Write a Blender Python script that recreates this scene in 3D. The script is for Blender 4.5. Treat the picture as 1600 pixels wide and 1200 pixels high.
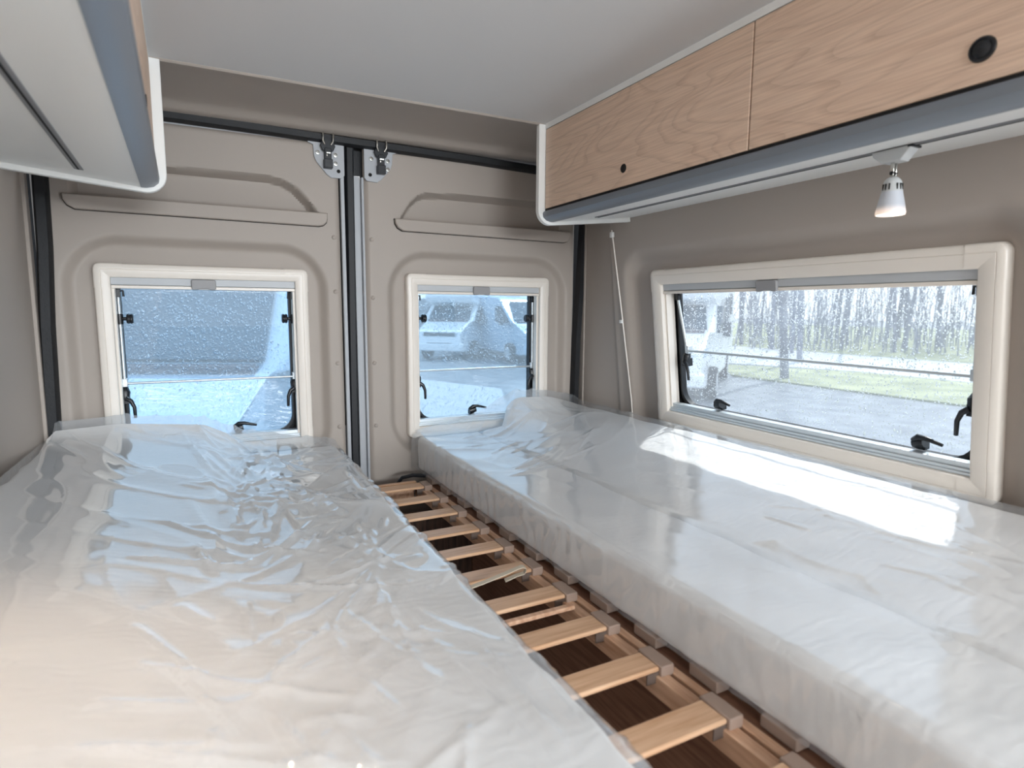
import bpy, bmesh, math, random
import numpy as np
from mathutils import Matrix, Vector
random.seed(7); np.random.seed(7)
for o in list(bpy.data.objects): bpy.data.objects.remove(o)
S = bpy.context.scene
C = S.collection
OFF = 1.2            # everything below is laid out with the camera height as z = 0; lifted by OFF at the end

# ------------------------------------------------------------------ camera, world, lights, exposure
cam_d = bpy.data.cameras.new('camera'); cam = bpy.data.objects.new('camera', cam_d); C.objects.link(cam)
cam_d.sensor_width = 36; cam_d.lens = 928/1600*36; cam_d.clip_start = .02; cam_d.clip_end = 300
cam.matrix_world = Matrix(((0.88973977, 0.05131913, -0.45357413, 0), (-0.45642226, 0.11410556, -0.88241637, 0),
                           (0.00647049, 0.99214226, 0.12494745, 0), (0, 0, 0, 1)))
cam_d.dof.use_dof = True; cam_d.dof.focus_distance = 1.7; cam_d.dof.aperture_fstop = 4.0
S.camera = cam
S.view_settings.view_transform = 'Standard'; S.view_settings.look = 'None'
S.view_settings.exposure = 0.20; S.view_settings.gamma = 1; S.view_settings.use_curve_mapping = False
W = bpy.data.worlds.new('sky'); S.world = W; W.use_nodes = True
nt = W.node_tree; nt.nodes.clear()
wo = nt.nodes.new('ShaderNodeOutputWorld'); bg = nt.nodes.new('ShaderNodeBackground')
tc = nt.nodes.new('ShaderNodeTexCoord'); sx = nt.nodes.new('ShaderNodeSeparateXYZ'); rp = nt.nodes.new('ShaderNodeValToRGB')
nt.links.new(tc.outputs['Generated'], sx.inputs[0]); nt.links.new(sx.outputs['Z'], rp.inputs[0])
rp.color_ramp.elements[0].color = (.90, .95, 1, 1); rp.color_ramp.elements[1].color = (.62, .78, 1, 1)
nt.links.new(rp.outputs[0], bg.inputs[0]); bg.inputs[1].default_value = 1.55
nt.links.new(bg.outputs[0], wo.inputs[0])

def area(name, loc, d, sx_, sy_, power, col):
    l = bpy.data.lights.new(name, 'AREA'); l.shape = 'RECTANGLE'; l.size = sx_; l.size_y = sy_; l.energy = power; l.color = col
    o = bpy.data.objects.new(name, l); C.objects.link(o); o.location = loc
    o.rotation_euler = Vector(d).to_track_quat('-Z', 'Y').to_euler(); return o
area('side_fill_light', (1.34, -1.0, -.25), (-1, .25, -.05), 1.15, 1.4, 44, (.87, .94, 1))  # added fill light at the unseen side opening behind the camera
area('front_fill_light', (.43, -2.72, .33), (0, 1, -.12), 1.6, .34, 78, (.90, .955, 1))  # added front fill, set high so its reflection misses the rear panes
area('overhead_fill_light', (.43, -.75, .55), (0, 0, -1), .7, .7, 86, (.92, .965, 1))  # added fill from above for the beds; no hatch is built
sn = bpy.data.lights.new('sun', 'SUN'); sn.energy = 5.0; sn.angle = .012; sn.color = (1, .97, .93)
so = bpy.data.objects.new('sun', sn); C.objects.link(so); so.rotation_euler = Vector((-.455, -.21, -.89)).to_track_quat('-Z', 'Y').to_euler()

# ------------------------------------------------------------------ materials
def mat(name, col, rough=.5, metal=0, **kw):
    m = bpy.data.materials.new(name); m.use_nodes = True
    b = m.node_tree.nodes['Principled BSDF']
    b.inputs['Base Color'].default_value = (*col, 1); b.inputs['Roughness'].default_value = rough; b.inputs['Metallic'].default_value = metal
    for k, v in kw.items(): b.inputs[k.replace('_', ' ')].default_value = v
    return m
def srgb(r, g, b):
    return tuple(((c/255)/12.92 if c <= 10 else ((c/255+.055)/1.055)**2.4) for c in (r, g, b))
def noise_bump(m, scale, strength, dist=.001, detail=3, stretch=(1, 1, 1), coord='Object'):
    t = m.node_tree; b = t.nodes['Principled BSDF']
    c = t.nodes.new('ShaderNodeTexCoord'); mp = t.nodes.new('ShaderNodeMapping'); mp.inputs['Scale'].default_value = stretch
    n = t.nodes.new('ShaderNodeTexNoise'); n.inputs['Scale'].default_value = scale; n.inputs['Detail'].default_value = detail
    bp = t.nodes.new('ShaderNodeBump'); bp.inputs['Strength'].default_value = strength; bp.inputs['Distance'].default_value = dist
    t.links.new(c.outputs[coord], mp.inputs[0]); t.links.new(mp.outputs[0], n.inputs[0])
    t.links.new(n.outputs[0], bp.inputs['Height']); t.links.new(bp.outputs[0], b.inputs['Normal']); return n
def noise_color(m, c1, c2, scale, stretch=(1, 1, 1), detail=5, lo=.35, hi=.65):
    t = m.node_tree; b = t.nodes['Principled BSDF']
    c = t.nodes.new('ShaderNodeTexCoord'); mp = t.nodes.new('ShaderNodeMapping'); mp.inputs['Scale'].default_value = stretch
    n = t.nodes.new('ShaderNodeTexNoise'); n.inputs['Scale'].default_value = scale; n.inputs['Detail'].default_value = detail
    r = t.nodes.new('ShaderNodeValToRGB'); r.color_ramp.elements[0].position = lo; r.color_ramp.elements[1].position = hi
    r.color_ramp.elements[0].color = (*c1, 1); r.color_ramp.elements[1].color = (*c2, 1)
    t.links.new(c.outputs['Object'], mp.inputs[0]); t.links.new(mp.outputs[0], n.inputs[0])
    t.links.new(n.outputs[0], r.inputs[0]); t.links.new(r.outputs[0], b.inputs['Base Color']); return m

M = {}
M['beige'] = mat('beige_plastic_lining', srgb(168, 158, 149), .55); noise_bump(M['beige'], 900, .15, .0004)
M['ceil'] = mat('ceiling_fleece', srgb(213, 212, 211), .85); noise_bump(M['ceil'], 1200, .2, .0005)
M['white'] = mat('white_laminate', srgb(236, 236, 233), .35)
M['frame'] = mat('cream_window_plastic', srgb(232, 224, 214), .35)
M['dark'] = mat('black_rubber', srgb(20, 22, 26), .55); noise_bump(M['dark'], 120, .3, .002)
M['black'] = mat('black_plastic', srgb(22, 25, 30), .35)
M['gap'] = mat('dark_gap', srgb(15, 13, 12), .8)
M['rail'] = mat('slate_grey_handle_rail', srgb(118, 124, 132), .38)
M['track'] = mat('grey_track', srgb(128, 129, 132), .4)
M['alu'] = mat('brushed_aluminium', srgb(205, 212, 216), .35, .6)
M['steel'] = mat('bright_steel', srgb(205, 205, 200), .22, 1)
M['plate'] = mat('white_painted_steel', srgb(176, 179, 183), .5)
M['blindbar'] = mat('grey_blind_bar', srgb(186, 189, 192), .45)
M['tab'] = mat('grey_pull_tab', srgb(150, 149, 150), .5)
M['capgrey'] = mat('taupe_rubber_cap', srgb(158, 136, 122), .6)
M['bracket'] = mat('dark_taupe_plastic', srgb(96, 82, 74), .6)
M['strap'] = mat('cream_webbing', srgb(205, 192, 172), .8)
M['fabric'] = mat('white_quilted_cover', srgb(238, 236, 233), .8)
M['lampgrey'] = mat('silver_grey_lamp_plastic', srgb(190, 192, 192), .4)
M['slat'] = noise_color(mat('beech_slat', (1, 1, 1), .38), srgb(200, 156, 120), srgb(222, 184, 150), 9, (1, 14, 14))
M['beam'] = noise_color(mat('beech_beam', (1, 1, 1), .5), srgb(192, 148, 118), srgb(218, 180, 150), 9, (14, 1, 14))
M['brownboard'] = noise_color(mat('brown_board', (1, 1, 1), .45), srgb(122, 86, 68), srgb(150, 112, 90), 9, (14, 1, 14))
M['darkfloor'] = noise_color(mat('dark_oak_floor', (1, 1, 1), .45), srgb(48, 34, 28), srgb(86, 64, 52), 12, (12, 1, 1))

def oak():
    m = mat('light_oak_veneer', (1, 1, 1), .42); t = m.node_tree; b = t.nodes['Principled BSDF']
    c = t.nodes.new('ShaderNodeTexCoord')
    mp = t.nodes.new('ShaderNodeMapping'); mp.inputs['Scale'].default_value = (1, .55, 3.2)
    n = t.nodes.new('ShaderNodeTexNoise'); n.inputs['Scale'].default_value = 2.6; n.inputs['Detail'].default_value = 1.5
    n.inputs['Distortion'].default_value = .25
    mul = t.nodes.new('ShaderNodeMath'); mul.operation = 'MULTIPLY'; mul.inputs[1].default_value = 22
    fr = t.nodes.new('ShaderNodeMath'); fr.operation = 'FRACT'
    r = t.nodes.new('ShaderNodeValToRGB')
    r.color_ramp.elements[0].color = (*srgb(196, 168, 146), 1); r.color_ramp.elements[1].color = (*srgb(218, 192, 170), 1)
    e = r.color_ramp.elements.new(.35); e.color = (*srgb(226, 198, 174), 1)
    mp2 = t.nodes.new('ShaderNodeMapping'); mp2.inputs['Scale'].default_value = (1, 6, 230)
    n2 = t.nodes.new('ShaderNodeTexNoise'); n2.inputs['Scale'].default_value = 1.6; n2.inputs['Detail'].default_value = 4
    r2 = t.nodes.new('ShaderNodeValToRGB'); r2.color_ramp.elements[0].position = .38; r2.color_ramp.elements[1].position = .6
    r2.color_ramp.elements[0].color = (*srgb(202, 170, 147), 1); r2.color_ramp.elements[1].color = (*srgb(232, 204, 180), 1)
    mx = t.nodes.new('ShaderNodeMix'); mx.data_type = 'RGBA'; mx.inputs[0].default_value = .45
    for x, y in ((c.outputs['Object'], mp.inputs[0]), (mp.outputs[0], n.inputs[0]), (n.outputs[0], mul.inputs[0]), (mul.outputs[0], fr.inputs[0]),
                 (fr.outputs[0], r.inputs[0]), (c.outputs['Object'], mp2.inputs[0]), (mp2.outputs[0], n2.inputs[0]), (n2.outputs[0], r2.inputs[0]),
                 (r.outputs[0], mx.inputs[6]), (r2.outputs[0], mx.inputs[7]), (mx.outputs[2], b.inputs['Base Color'])): t.links.new(x, y)
    bp = t.nodes.new('ShaderNodeBump'); bp.inputs['Strength'].default_value = .25; bp.inputs['Distance'].default_value = .0006
    t.links.new(n2.outputs[0], bp.inputs['Height']); t.links.new(bp.outputs[0], b.inputs['Normal'])
    return m
M['oak'] = oak()

def fabric_quilt():
    m = M['fabric']; t = m.node_tree; b = t.nodes['Principled BSDF']
    c = t.nodes.new('ShaderNodeTexCoord'); mp = t.nodes.new('ShaderNodeMapping'); mp.inputs['Scale'].default_value = (1, 1, 1)
    w = t.nodes.new('ShaderNodeTexWave'); w.inputs['Scale'].default_value = 17; w.inputs['Distortion'].default_value = 7; w.inputs['Detail'].default_value = 1.5
    w.bands_direction = 'Y'; w.inputs['Detail Scale'].default_value = 1.5
    bp = t.nodes.new('ShaderNodeBump'); bp.inputs['Strength'].default_value = .3; bp.inputs['Distance'].default_value = .0009
    t.links.new(c.outputs['Object'], mp.inputs[0]); t.links.new(mp.outputs[0], w.inputs[0]); t.links.new(w.outputs[1], bp.inputs['Height'])
    t.links.new(bp.outputs[0], b.inputs['Normal'])
fabric_quilt()

def schlick(t, f0, normal=None):
    # Fresnel-like factor, the same from both sides of a thin sheet
    lw = t.nodes.new('ShaderNodeLayerWeight'); lw.inputs[0].default_value = .5
    if normal is not None: t.links.new(normal, lw.inputs['Normal'])
    p = t.nodes.new('ShaderNodeMath'); p.operation = 'POWER'; p.inputs[1].default_value = 4.2
    m = t.nodes.new('ShaderNodeMath'); m.operation = 'MULTIPLY_ADD'; m.inputs[1].default_value = 1-f0; m.inputs[2].default_value = f0; m.use_clamp = True
    t.links.new(lw.outputs['Facing'], p.inputs[0]); t.links.new(p.outputs[0], m.inputs[0]); return m.outputs[0]
def film_mat(name, milky, bump_s, gl_rough):
    m = bpy.data.materials.new(name); m.use_nodes = True; t = m.node_tree; t.nodes.clear()
    out = t.nodes.new('ShaderNodeOutputMaterial'); tr = t.nodes.new('ShaderNodeBsdfTransparent'); gl = t.nodes.new('ShaderNodeBsdfGlossy')
    df = t.nodes.new('ShaderNodeBsdfDiffuse'); tl = t.nodes.new('ShaderNodeBsdfTranslucent')
    tr.inputs[0].default_value = (.985, .99, .995, 1); gl.inputs['Roughness'].default_value = gl_rough; gl.inputs[0].default_value = (.97, .985, 1, 1)
    df.inputs[0].default_value = (.86, .9, .94, 1)
    c = t.nodes.new('ShaderNodeTexCoord')
    n = t.nodes.new('ShaderNodeTexNoise'); n.noise_type = 'RIDGED_MULTIFRACTAL'; n.inputs['Scale'].default_value = 5.0; n.inputs['Detail'].default_value = 3; n.inputs['Distortion'].default_value = .5
    bp = t.nodes.new('ShaderNodeBump'); bp.inputs['Strength'].default_value = bump_s; bp.inputs['Distance'].default_value = .0035
    m1 = t.nodes.new('ShaderNodeMixShader'); m2 = t.nodes.new('ShaderNodeMixShader'); m2.inputs[0].default_value = milky
    L = t.links.new
    L(c.outputs['Object'], n.inputs[0]); L(n.outputs[0], bp.inputs['Height']); L(bp.outputs[0], gl.inputs['Normal']); fac = schlick(t, .06, bp.outputs[0])
    L(tr.outputs[0], m2.inputs[1]); L(df.outputs[0], m2.inputs[2]); L(fac, m1.inputs[0])
    L(m2.outputs[0], m1.inputs[1]); L(gl.outputs[0], m1.inputs[2]); L(m1.outputs[0], out.inputs[0])
    return m
M['filmR'] = film_mat('clear_plastic_film', .16, .28, .11)
M['filmL'] = film_mat('clear_crinkled_film', .20, .6, .06)

def pane_mat():
    m = bpy.data.materials.new('wet_acrylic_pane'); m.use_nodes = True; t = m.node_tree; t.nodes.clear()
    out = t.nodes.new('ShaderNodeOutputMaterial'); tr = t.nodes.new('ShaderNodeBsdfTransparent'); gl = t.nodes.new('ShaderNodeBsdfGlossy')
    tl = t.nodes.new('ShaderNodeBsdfTranslucent'); tr.inputs[0].default_value = (.50, .68, .82, 1); gl.inputs['Roughness'].default_value = .02
    tl.inputs[0].default_value = (.62, .80, .92, 1)
    a = t.nodes.new('ShaderNodeMixShader'); a.inputs[0].default_value = .25; b = t.nodes.new('ShaderNodeMixShader'); L = t.links.new
    L(tr.outputs[0], a.inputs[1]); L(tl.outputs[0], a.inputs[2]); L(schlick(t, .05), b.inputs[0]); L(a.outputs[0], b.inputs[1]); L(gl.outputs[0], b.inputs[2])
    L(b.outputs[0], out.inputs[0]); return m
M['pane'] = pane_mat()
M['pane_side'] = M['pane'].copy(); M['pane_side'].name = 'wet_acrylic_pane_clear'
for n_ in M['pane_side'].node_tree.nodes:
    if n_.type == 'BSDF_TRANSPARENT': n_.inputs[0].default_value = (.90, .96, 1, 1)
    if n_.type == 'MIX_SHADER' and abs(n_.inputs[0].default_value-.25) < .01: n_.inputs[0].default_value = .17
    if n_.type == 'BSDF_TRANSLUCENT': n_.inputs[0].default_value = (.85, .93, 1, 1)
def drop_mat():
    m = bpy.data.materials.new('rain_water'); m.use_nodes = True; t = m.node_tree; t.nodes.clear()
    out = t.nodes.new('ShaderNodeOutputMaterial'); g = t.nodes.new('ShaderNodeBsdfGlass'); g.inputs['IOR'].default_value = 1.33; g.inputs['Roughness'].default_value = 0
    t.links.new(g.outputs[0], out.inputs[0]); return m
M['drop'] = drop_mat()

# ------------------------------------------------------------------ helpers
class MB:
    def __init__(s): s.v = []; s.f = []
    def add(s, vs, fs, T=None):
        n = len(s.v)
        if T is not None: vs = [tuple(T @ Vector(v)) for v in vs]
        s.v += [tuple(v) for v in vs]; s.f += [tuple(i+n for i in f) for f in fs]; return s
    def box(s, a, b, T=None):
        x0, y0, z0 = [min(a[i], b[i]) for i in range(3)]; x1, y1, z1 = [max(a[i], b[i]) for i in range(3)]
        return s.add([(x0,y0,z0),(x1,y0,z0),(x1,y1,z0),(x0,y1,z0),(x0,y0,z1),(x1,y0,z1),(x1,y1,z1),(x0,y1,z1)],
                     [(0,3,2,1),(4,5,6,7),(0,1,5,4),(1,2,6,5),(2,3,7,6),(3,0,4,7)], T)
    def tube(s, pts, r, n=10, T=None, caps=True, flat=None):
        pts = [Vector(p) for p in pts]; rs = r if isinstance(r, (list, tuple)) else [r]*len(pts)
        base = []; prev = None
        for i, p in enumerate(pts):
            d = (pts[min(i+1, len(pts)-1)] - pts[max(i-1, 0)]).normalized()
            if prev is None:
                u = d.orthogonal().normalized()
            else:
                u = (prev - d*prev.dot(d)).normalized()
            prev = u; w = d.cross(u)
            for k in range(n):
                a = 2*math.pi*k/n; base.append(tuple(p + (u*math.cos(a) + w*math.sin(a))*rs[i]))
        fs = [(i*n+k, i*n+(k+1) % n, (i+1)*n+(k+1) % n, (i+1)*n+k) for i in range(len(pts)-1) for k in range(n)]
        if caps: fs += [tuple(range(n-1, -1, -1)), tuple((len(pts)-1)*n+k for k in range(n))]
        return s.add(base, fs, T)
    def prism(s, poly, a, b, axis='y', T=None):     # poly in the two other axes
        n = len(poly)
        def P(p, t): return {'x': (t, p[0], p[1]), 'y': (p[0], t, p[1]), 'z': (p[0], p[1], t)}[axis]
        return s.add([P(p, a) for p in poly]+[P(p, b) for p in poly],
                     [tuple(range(n)), tuple(range(2*n-1, n-1, -1))]+[(i, i+n, (i+1) % n+n, (i+1) % n) for i in range(n)], T)
    def lathe(s, prof, n=24, T=None):
        vs = [(r*math.cos(2*math.pi*k/n), r*math.sin(2*math.pi*k/n), z) for r, z in prof for k in range(n)]
        fs = [(i*n+k, i*n+(k+1) % n, (i+1)*n+(k+1) % n, (i+1)*n+k) for i in range(len(prof)-1) for k in range(n)]
        return s.add(vs, fs, T)
    def build(s, name, m, parent=None, smooth=True, bevel=0, seg=2, loc=None):
        me = bpy.data.meshes.new(name); me.from_pydata(s.v, [], s.f); me.update()
        bm = bmesh.new(); bm.from_mesh(me); bmesh.ops.recalc_face_normals(bm, faces=bm.faces); bm.to_mesh(me); bm.free()
        return link(name, me, m, parent, smooth, bevel, seg)
def link(name, me, m, parent=None, smooth=True, bevel=0, seg=2):
    if m is not None: me.materials.append(m)
    o = bpy.data.objects.new(name, me); C.objects.link(o)
    if parent is not None: o.parent = parent
    if smooth:
        me.polygons.foreach_set('use_smooth', [True]*len(me.polygons))
        try: me.set_sharp_from_angle(angle=math.radians(38))
        except Exception: pass
    if bevel:
        b = o.modifiers.new('bevel', 'BEVEL'); b.width = bevel; b.segments = seg; b.limit_method = 'ANGLE'; b.angle_limit = .6
        b.harden_normals = False
    return o
def grid_mesh(name, P, mask=None):                 # P: (nu, nv, 3) array, optional face mask (nu-1, nv-1)
    nu, nv = P.shape[:2]; idx = np.arange(nu*nv).reshape(nu, nv)
    q = np.stack([idx[:-1, :-1], idx[1:, :-1], idx[1:, 1:], idx[:-1, 1:]], -1).reshape(-1, 4)
    if mask is not None: q = q[mask.reshape(-1)]
    me = bpy.data.meshes.new(name); me.from_pydata(P.reshape(-1, 3).tolist(), [], q.tolist()); me.update()
    return me
def tag(o, label, cat, group=None, kind=None):
    o['label'] = label; o['category'] = cat
    if group: o['group'] = group
    if kind: o['kind'] = kind
    return o
def empty(name, loc=(0, 0, 0), mw=None):
    o = bpy.data.objects.new(name, None); C.objects.link(o); o.location = loc; o.empty_display_size = .1
    if mw is not None: o.matrix_world = mw
    return o
def smooth(a, b, x):
    t = np.clip((x-a)/(b-a), 0, 1); return t*t*(3-2*t)
def rr_sdf(x, z, x0, x1, z0, z1, r):
    cx, cz = (x0+x1)/2, (z0+z1)/2; qx = np.abs(x-cx)-(x1-x0)/2+r; qz = np.abs(z-cz)-(z1-z0)/2+r
    return np.hypot(np.maximum(qx, 0), np.maximum(qz, 0))+np.minimum(np.maximum(qx, qz), 0)-r
def poly_sdf(x, z, poly):
    d = np.full(x.shape, 1e9); inside = np.zeros(x.shape, bool); n = len(poly)
    for i in range(n):
        ax, az = poly[i]; bx, bz = poly[(i+1) % n]; ex, ez = bx-ax, bz-az
        t = np.clip(((x-ax)*ex+(z-az)*ez)/(ex*ex+ez*ez), 0, 1); d = np.minimum(d, np.hypot(x-ax-t*ex, z-az-t*ez))
        c = ((az > z) != (bz > z)) & (x < (bx-ax)*(z-az)/((bz-az) or 1e-9)+ax); inside ^= c
    return np.where(inside, -d, d)
def vnoise(x, y, seed=0):                            # value noise, numpy
    rs = np.random.RandomState(seed); T = rs.rand(64, 64)
    xi = np.floor(x).astype(int); yi = np.floor(y).astype(int); fx = x-xi; fy = y-yi; fx = fx*fx*(3-2*fx); fy = fy*fy*(3-2*fy)
    g = lambda a, b: T[a % 64, b % 64]
    return (g(xi, yi)*(1-fx)+g(xi+1, yi)*fx)*(1-fy)+(g(xi, yi+1)*(1-fx)+g(xi+1, yi+1)*fx)*fy
def rrect(w, h, r, n=7):
    pts = []
    for cx, cz, a0 in ((w/2-r, h/2-r, 0), (-w/2+r, h/2-r, 90), (-w/2+r, -h/2+r, 180), (w/2-r, -h/2+r, 270)):
        for k in range(n+1):
            a = math.radians(a0+90*k/n); pts.append((cx+r*math.cos(a), cz+r*math.sin(a)))
    return pts

# ------------------------------------------------------------------ shell of the van
FLOOR = -1.2
XC = .435                                             # centre line of the van
def wall_x(Y, Z):                                     # right wall surface
    base = 1.288 - .12*(Z+.33)
    return base + (1.262-base)*smooth(1.62, 1.87, Y)
def build_right_wall():
    ys = np.arange(-.34, 1.871, .0085); zs = np.arange(FLOOR, .541, .0085)
    Y, Z = np.meshgrid(ys, zs, indexing='ij')
    d = rr_sdf(Y, Z, .505, 1.585, -.44, .168, .07)
    X = wall_x(Y, Z) + .03*smooth(.022, -.022, d)
    X = X - .004*np.exp(-((Y-(1.66-.0))/.006)**2) + .004*smooth(1.665, 1.675, Y)
    P = np.stack([X, Y, Z], -1)
    yc = (Y[:-1, :-1]+Y[1:, 1:])/2; zc = (Z[:-1, :-1]+Z[1:, 1:])/2
    mask = rr_sdf(yc, zc, .57, 1.452, -.335, .10, .01) > 0
    me = grid_mesh('wall_right', P, mask); o = link('wall_right', me, M['beige'])
    b = MB(); b.box((1.19, -1.62, FLOOR), (1.235, -.34, FLOOR+.02)); b.box((1.19, -2.7, FLOOR), (1.235, -1.62, .54)); b.box((1.19, -1.62, .45), (1.235, -.34, .54))
    o2 = b.build('door_surround', M['beige'], o)
    tag(o, 'beige moulded side wall lining around the wide window', 'wall', kind='structure')
build_right_wall()
ys = np.concatenate([np.arange(-2.7, 1.5, .1), np.arange(1.5, 1.871, .01)]); zs = np.arange(FLOOR, .56, .04)
Y, Z = np.meshgrid(ys, zs, indexing='ij')
X = 2*XC - wall_x(Y, Z); X = X + (.0)
base_ = X.copy(); X = X + (-.382-(2*XC-1.262))*smooth(1.62, 1.87, Y)
o = link('wall_left', grid_mesh('wall_left', np.stack([X, Y, Z], -1)), M['beige'])
tag(o, 'plain beige side wall lining behind the left bed', 'wall', kind='structure')
o = MB().box((-.6, -2.7, FLOOR-.03), (1.45, 1.95, FLOOR)).build('floor', M['darkfloor'], smooth=False); tag(o, 'dark brown wood floor seen between the bed slats', 'floor', kind='structure')
o = MB().box((-.6, -2.7, .53), (1.45, 1.55, .56)).build('ceiling', M['ceil'], smooth=False); tag(o, 'pale grey fabric-covered ceiling', 'ceiling', kind='structure')
o = MB().box((-.6, -2.78, FLOOR), (1.45, -2.74, -.4)).build('wall_front', M['beige'], smooth=False); tag(o, 'beige bulkhead under the windscreen behind the camera', 'wall', kind='structure')

# rear header: soffit between ceiling and door seal
prof = [(1.549, .56), (1.549, .527), (1.556, .521), (1.575, .524), (1.60, .531), (1.70, .533), (1.80, .531), (1.845, .527), (1.862, .520), (1.868, .512), (1.90, .511), (1.90, .60)]
prof = [(1.549, .56), (1.549, .529), (1.553, .5255), (1.562, .5255), (1.575, .530), (1.584, .5335), (1.66, .5345), (1.76, .5335), (1.815, .530), (1.835, .5245), (1.845, .517), (1.855, .512), (1.93, .511), (1.93, .60)]
b = MB(); b.prism(prof, -.6, 1.45, 'x'); o = b.build('trim_1', M['beige']); tag(o, 'beige header panel above the rear doors', 'trim', kind='structure')

# ---- rear doors (moulded inner panels)
def door(name, x0, x1, rec, shelf, holeR, label, lip, riv, side):
    xs = np.arange(x0, x1+.001, .0055); zs = np.concatenate([np.arange(FLOOR, -.56, .04), np.arange(-.56, .4955, .0055)])
    X, Z = np.meshgrid(xs, zs, indexing='ij')
    d = rr_sdf(X, Z, *rec)
    Yv = 1.900 + .026*smooth(.012, -.018, d)
    ds = poly_sdf(X, Z, shelf)
    Yv = Yv + .042*smooth(.002, -.015, ds)
    e = np.minimum.reduce([X-x0, x1-X, .495-Z]); Yv = Yv + .012*smooth(.014, 0, e)
    # soft stamped crease round the panel
    P = np.stack([X, Yv, Z], -1)
    xc = (X[:-1, :-1]+X[1:, 1:])/2; zc = (Z[:-1, :-1]+Z[1:, 1:])/2
    mask = rr_sdf(xc, zc, *holeR, .01) > 0
    o = link(name, grid_mesh(name, P, mask), M['beige']); tag(o, label, 'door', kind='structure')
    sk = MB().box((x0-.004, 1.935, FLOOR), (x1+.004, 1.96, holeR[2])).box((x0-.004, 1.955, holeR[2]), (holeR[0], 1.98, .50)).box((holeR[1], 1.955, holeR[2]), (x1+.004, 1.98, .50)).box((x0-.004, 1.955, holeR[3]), (x1+.004, 1.98, .50))
    sk.build('outer_skin', M['plate'], o, smooth=False)
    a, c_ = lip
    pl = [(a, .283), (a+.002, .268), (a+.010, .255), (a+.026, .246), (c_-.026, .243), (c_-.012, .247), (c_-.003, .256), (c_, .268), (c_, .283)]
    lp = MB().prism(pl, 1.884, 1.902, 'y').build('shelf_lip', M['beige'], o, bevel=.004, seg=3)
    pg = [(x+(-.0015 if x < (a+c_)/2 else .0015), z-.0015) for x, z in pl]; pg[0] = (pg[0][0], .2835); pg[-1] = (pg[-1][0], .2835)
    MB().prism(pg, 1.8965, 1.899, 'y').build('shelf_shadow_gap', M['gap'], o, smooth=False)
    for z in riv[1]:
        MB().lathe([(0, .0045), (.0035, .0042), (.0062, .002), (.007, -.002)], 14, Matrix.Translation((riv[0], 1.899, z)) @ Matrix.Rotation(math.pi/2, 4, 'X')).build('trim_button', M['beige'], o)
    return o
dl = door('door_1', -.372, .385, (-.318, .33, -.49, .178, .125), [(-.292, .275), (-.292, .34), (-.28, .372), (-.07, .376), (.184, .378), (.225, .37), (.258, .353), (.29, .32), (.325, .275)],
     (-.222, .247, -.378, .079), 'left rear van door with beige moulded panel and square window', (-.307, .343), (.362, (.214, .05, -.172, -.374)), 1)
dr = door('door_2', .457, 1.240, (.535, 1.192, -.49, .178, .125), [(.566, .275), (.585, .31), (.604, .338), (.63, .362), (.66, .374), (.80, .379), (1.15, .381), (1.166, .372), (1.166, .275)],
     (.628, 1.099, -.378, .079), 'right rear van door with beige moulded panel and square window', (.55+.0, 1.207), (.478, (.214, .033, -.175, -.38)), -1)
# steel edges of the doors at the meeting line
MB().box((.3855, 1.899, FLOOR), (.397, 1.915, .492)).build('edge_strip', M['plate'], dl, bevel=.002)
MB().box((.4485, 1.897, FLOOR), (.4560, 1.915, .40)).box((.427, 1.912, FLOOR), (.4485, 1.93, .405)).build('edge_strip', M['plate'], dr, bevel=.002)
MB().box((.350, 1.905, .488), (-.372, 1.925, .500)).build('top_edge', M['plate'], dl, bevel=.002)
MB().box((.560, 1.905, .483), (1.24, 1.925, .498)).build('top_edge', M['plate'], dr, bevel=.002)
# seals
def seal(name, pts, w, t, label):
    pts = [Vector(p) for p in pts]; b = MB(); vs = []; fs = []
    prof = [(-w/2, 0), (-w/2, -t*.5), (-w*.3, -t), (w*.3, -t), (w/2, -t*.5), (w/2, 0)]; n = len(prof)
    for i, p in enumerate(pts):
        d = (pts[min(i+1, len(pts)-1)]-pts[max(i-1, 0)]).normalized(); s_ = Vector((d.z, 0, -d.x))
        for a, y in prof: vs.append(tuple(p+s_*a+Vector((0, y, 0))))
    for i in range(len(pts)-1):
        for k in range(n): fs.append((i*n+k, i*n+(k+1) % n, (i+1)*n+(k+1) % n, (i+1)*n+k))
    b.add(vs, fs); o = b.build(name, M['dark']); tag(o, label, 'seal', kind='structure'); return o
seal('trim_2', [(-.20, 1.9, .503), (-.05, 1.9, .505), (.2, 1.9, .5025), (.41, 1.9, .4985), (.57, 1.9, .497), (.8, 1.9, .494), (1.08, 1.9, .487), (1.25, 1.9, .48)], .028, .022, 'black rubber seal running along the top of the rear doors')
seal('trim_3', [(-.345, 1.9, .5), (-.347, 1.9, .33), (-.350, 1.9, .15), (-.3595, 1.9, -.05), (-.365, 1.9, -.3), (-.37, 1.9, -1.2)], .033, .024, 'black rubber seal down the left edge of the rear doors')
seal('trim_4', [(1.27, 1.9, .5), (1.268, 1.9, .33), (1.258, 1.9, .13), (1.244, 1.9, -.11), (1.240, 1.9, -.31), (1.24, 1.9, -1.2)], .031, .024, 'black rubber seal down the right edge of the rear doors')
seal('trim_5', [(.4165, 1.915, .497), (.4135, 1.915, .1), (.410, 1.915, -.3), (.4085, 1.915, -1.2)], .026, .014, 'black rubber seal between the two rear doors')
for bx_ in ((-.46, -.365, 'left of the left'), (.375, .47, 'between the two'), (1.235, 1.34, 'right of the right')):
    o = MB().box((bx_[0], 1.936, FLOOR), (bx_[1], 1.95, .56)).build('gap_blocker', M['dark'], smooth=False); tag(o, 'black backing added to block daylight through the gap '+bx_[2]+' rear door', 'trim', kind='structure')  # added blockers, stop outside light leaking past the door seals
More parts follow.
